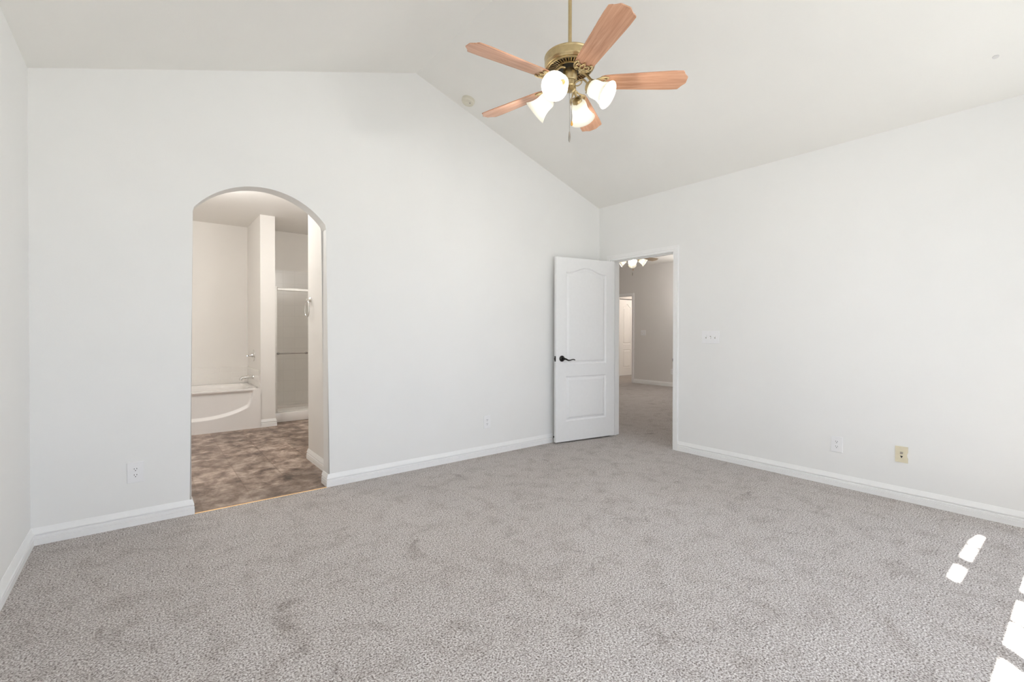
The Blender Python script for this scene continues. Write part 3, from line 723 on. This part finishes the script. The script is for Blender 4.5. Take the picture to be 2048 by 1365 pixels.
# ------------------------------------------------------------------ living room beyond the doorway
HC = 2.85; HX0, HX1, HY0, HY1 = XR+TH, 9.45, 2.2, 8.9
slab('floor_living', (HX0, HY0-TH, -.12), (12.6, HY1+TH, 0), M['carpet'], 'shaded grey carpet of the room beyond the doorway', 'floor')
slab('ceiling_living', (HX0, HY0-TH, HC), (12.6, HY1+TH, HC+.12), M['ceil'], 'ceiling of the room beyond the doorway', 'ceiling')
bm = bmesh.new(); gridwall(bm, (HY0-TH, HY1+TH), (-.05, HC), [(7.18, 8.02, -.05, 2.15)], lambda u, w, t: (t, u, w), HX1, HX1+.12)
struct('wall_living_far', bm, M['hallwall'], 'greige far wall of the room beyond the doorway', 'wall')
LW = (7.4, 8.2, .9, 1.9)
bm = bmesh.new(); gridwall(bm, (HX0, HX1), (-.05, HC), [LW], lambda u, w, t: (u, t, w), HY0, HY0-.08)
struct('wall_living_window', bm, M['hallwall'], 'window wall of the next room, hidden right of the doorway', 'wall')
bm = bmesh.new(); y0, y1 = HY0-.06, HY0-.02; cx_ = (LW[0]+LW[1])/2
gridwall(bm, (LW[0], LW[1]), (LW[2], LW[3]), [(LW[0]+.04, cx_-.03, LW[2]+.04, LW[3]-.04), (cx_+.03, LW[1]-.04, LW[2]+.04, LW[3]-.04)], lambda u, w, t: (u, t, w), y0, y1)
w = struct('window_8', bm, M['trim'], 'window of the next room, hidden right of the doorway', 'window')
bm = bmesh.new(); box(bm, (LW[0]+.02, y0+.018, LW[2]+.02), (LW[1]-.02, y0+.021, LW[3]-.02)); link('pane', bm, M['pane'], w)
portal(((LW[0]+LW[1])/2, HY0+.004, (LW[2]+LW[3])/2), (0, 1, 0), LW[1]-LW[0], LW[3]-LW[2])
slab('wall_living_side', (HX0, HY1, -.05), (12.6, HY1+TH, HC), M['hallwall'], 'side wall of the next room, hidden left of the doorway', 'wall')
slab('wall_living_near', (HX0-.002, YB, -.05), (HX0+.02, HY1, HC), M['hallwall'], 'near wall of the next room, hidden by the back wall', 'wall')
bm = bmesh.new(); sweep(bm, [(HX1, HY0), (HX1, 7.119)], BASEP); struct('baseboard_living', bm, M['trim'], 'white baseboard along the far wall of the next room', 'baseboard')
doorframe('trim_3', HX1, 7.187, 8.01, 2.143, .12, -1, 'white casing of the far doorway in the next room', M['trim'])
sw2 = switch((HX1, 6.850, 1.231), 'right', 2, 'white double light switch on the far wall of the next room')
outlet((HX1, 6.060, .345), 'right', 'white wall outlet on the far wall of the next room')
# corridor behind the far doorway with its closet door
slab('wall_corridor_end', (12.0, 6.6, -.05), (12.1, 8.42, HC), M['hallwall'], 'end wall of the corridor behind the far doorway', 'wall')
slab('wall_corridor_near', (HX1+.12, 6.5, -.05), (12.1, 6.6, HC), M['hallwall'], 'corridor wall hidden by the far wall', 'wall')
bm = bmesh.new(); gridwall(bm, (HX1+.12, 12.1), (-.05, HC), [(10.45, 11.70, -.05, 2.185)], lambda u, w, t: (u, t, w), 8.365, 8.485)
struct('wall_corridor_closet', bm, M['hallwall'], 'warm lit corridor wall above the closet door', 'wall')
dd = empty('door_2', (10.462, 8.380, 0)); tag(dd, 'cream two-panel closet door seen through the far doorway', 'door', kind='structure')
bm = panel_door(.62, 2.165, .03, [arch_outline(.165, .50, .905, 1.955, 2.045, 16), [(.165, .235), (.50, .235), (.50, .75), (.165, .75)]], .02)
link('leaf', bm, M['door'], dd)
bm = panel_door(.60, 2.165, .03, [arch_outline(.13, .47, .905, 1.955, 2.045, 16), [(.13, .235), (.47, .235), (.47, .75), (.13, .75)]], .02)
o = link('leaf', bm, M['door'], dd); o.location = (.628, 0, 0)
bm = bmesh.new(); box(bm, (-.01, -.004, 2.166), (1.235, .03, 2.184)); o = link('track', bm, M['dark'], dd); o['label'] = 'dark sliding track above the door'
point_light((11.3, 7.2, 2.3), 24, (1, .90, .80), .12)
point_light((8.75, 5.25, 2.15), 19, (1, .95, .90), .12)  # added unseen light, washes the far wall of the next room

# second fan, in the next room
FZ = 2.62
make_fan('ceiling_fan', (7.0, 5.315, FZ), [math.radians(-77+72*i) for i in range(5)], [math.radians(-142.5+90*i) for i in range(4)],
         'ceiling fan with lit shades seen through the doorway in the next room', BLADE_Z+HC-FZ-.03-.0, None, plain('light_oak_blade', (.50, .38, .26), .4, 0, .4, .15, 8), M['bulb_warm'])
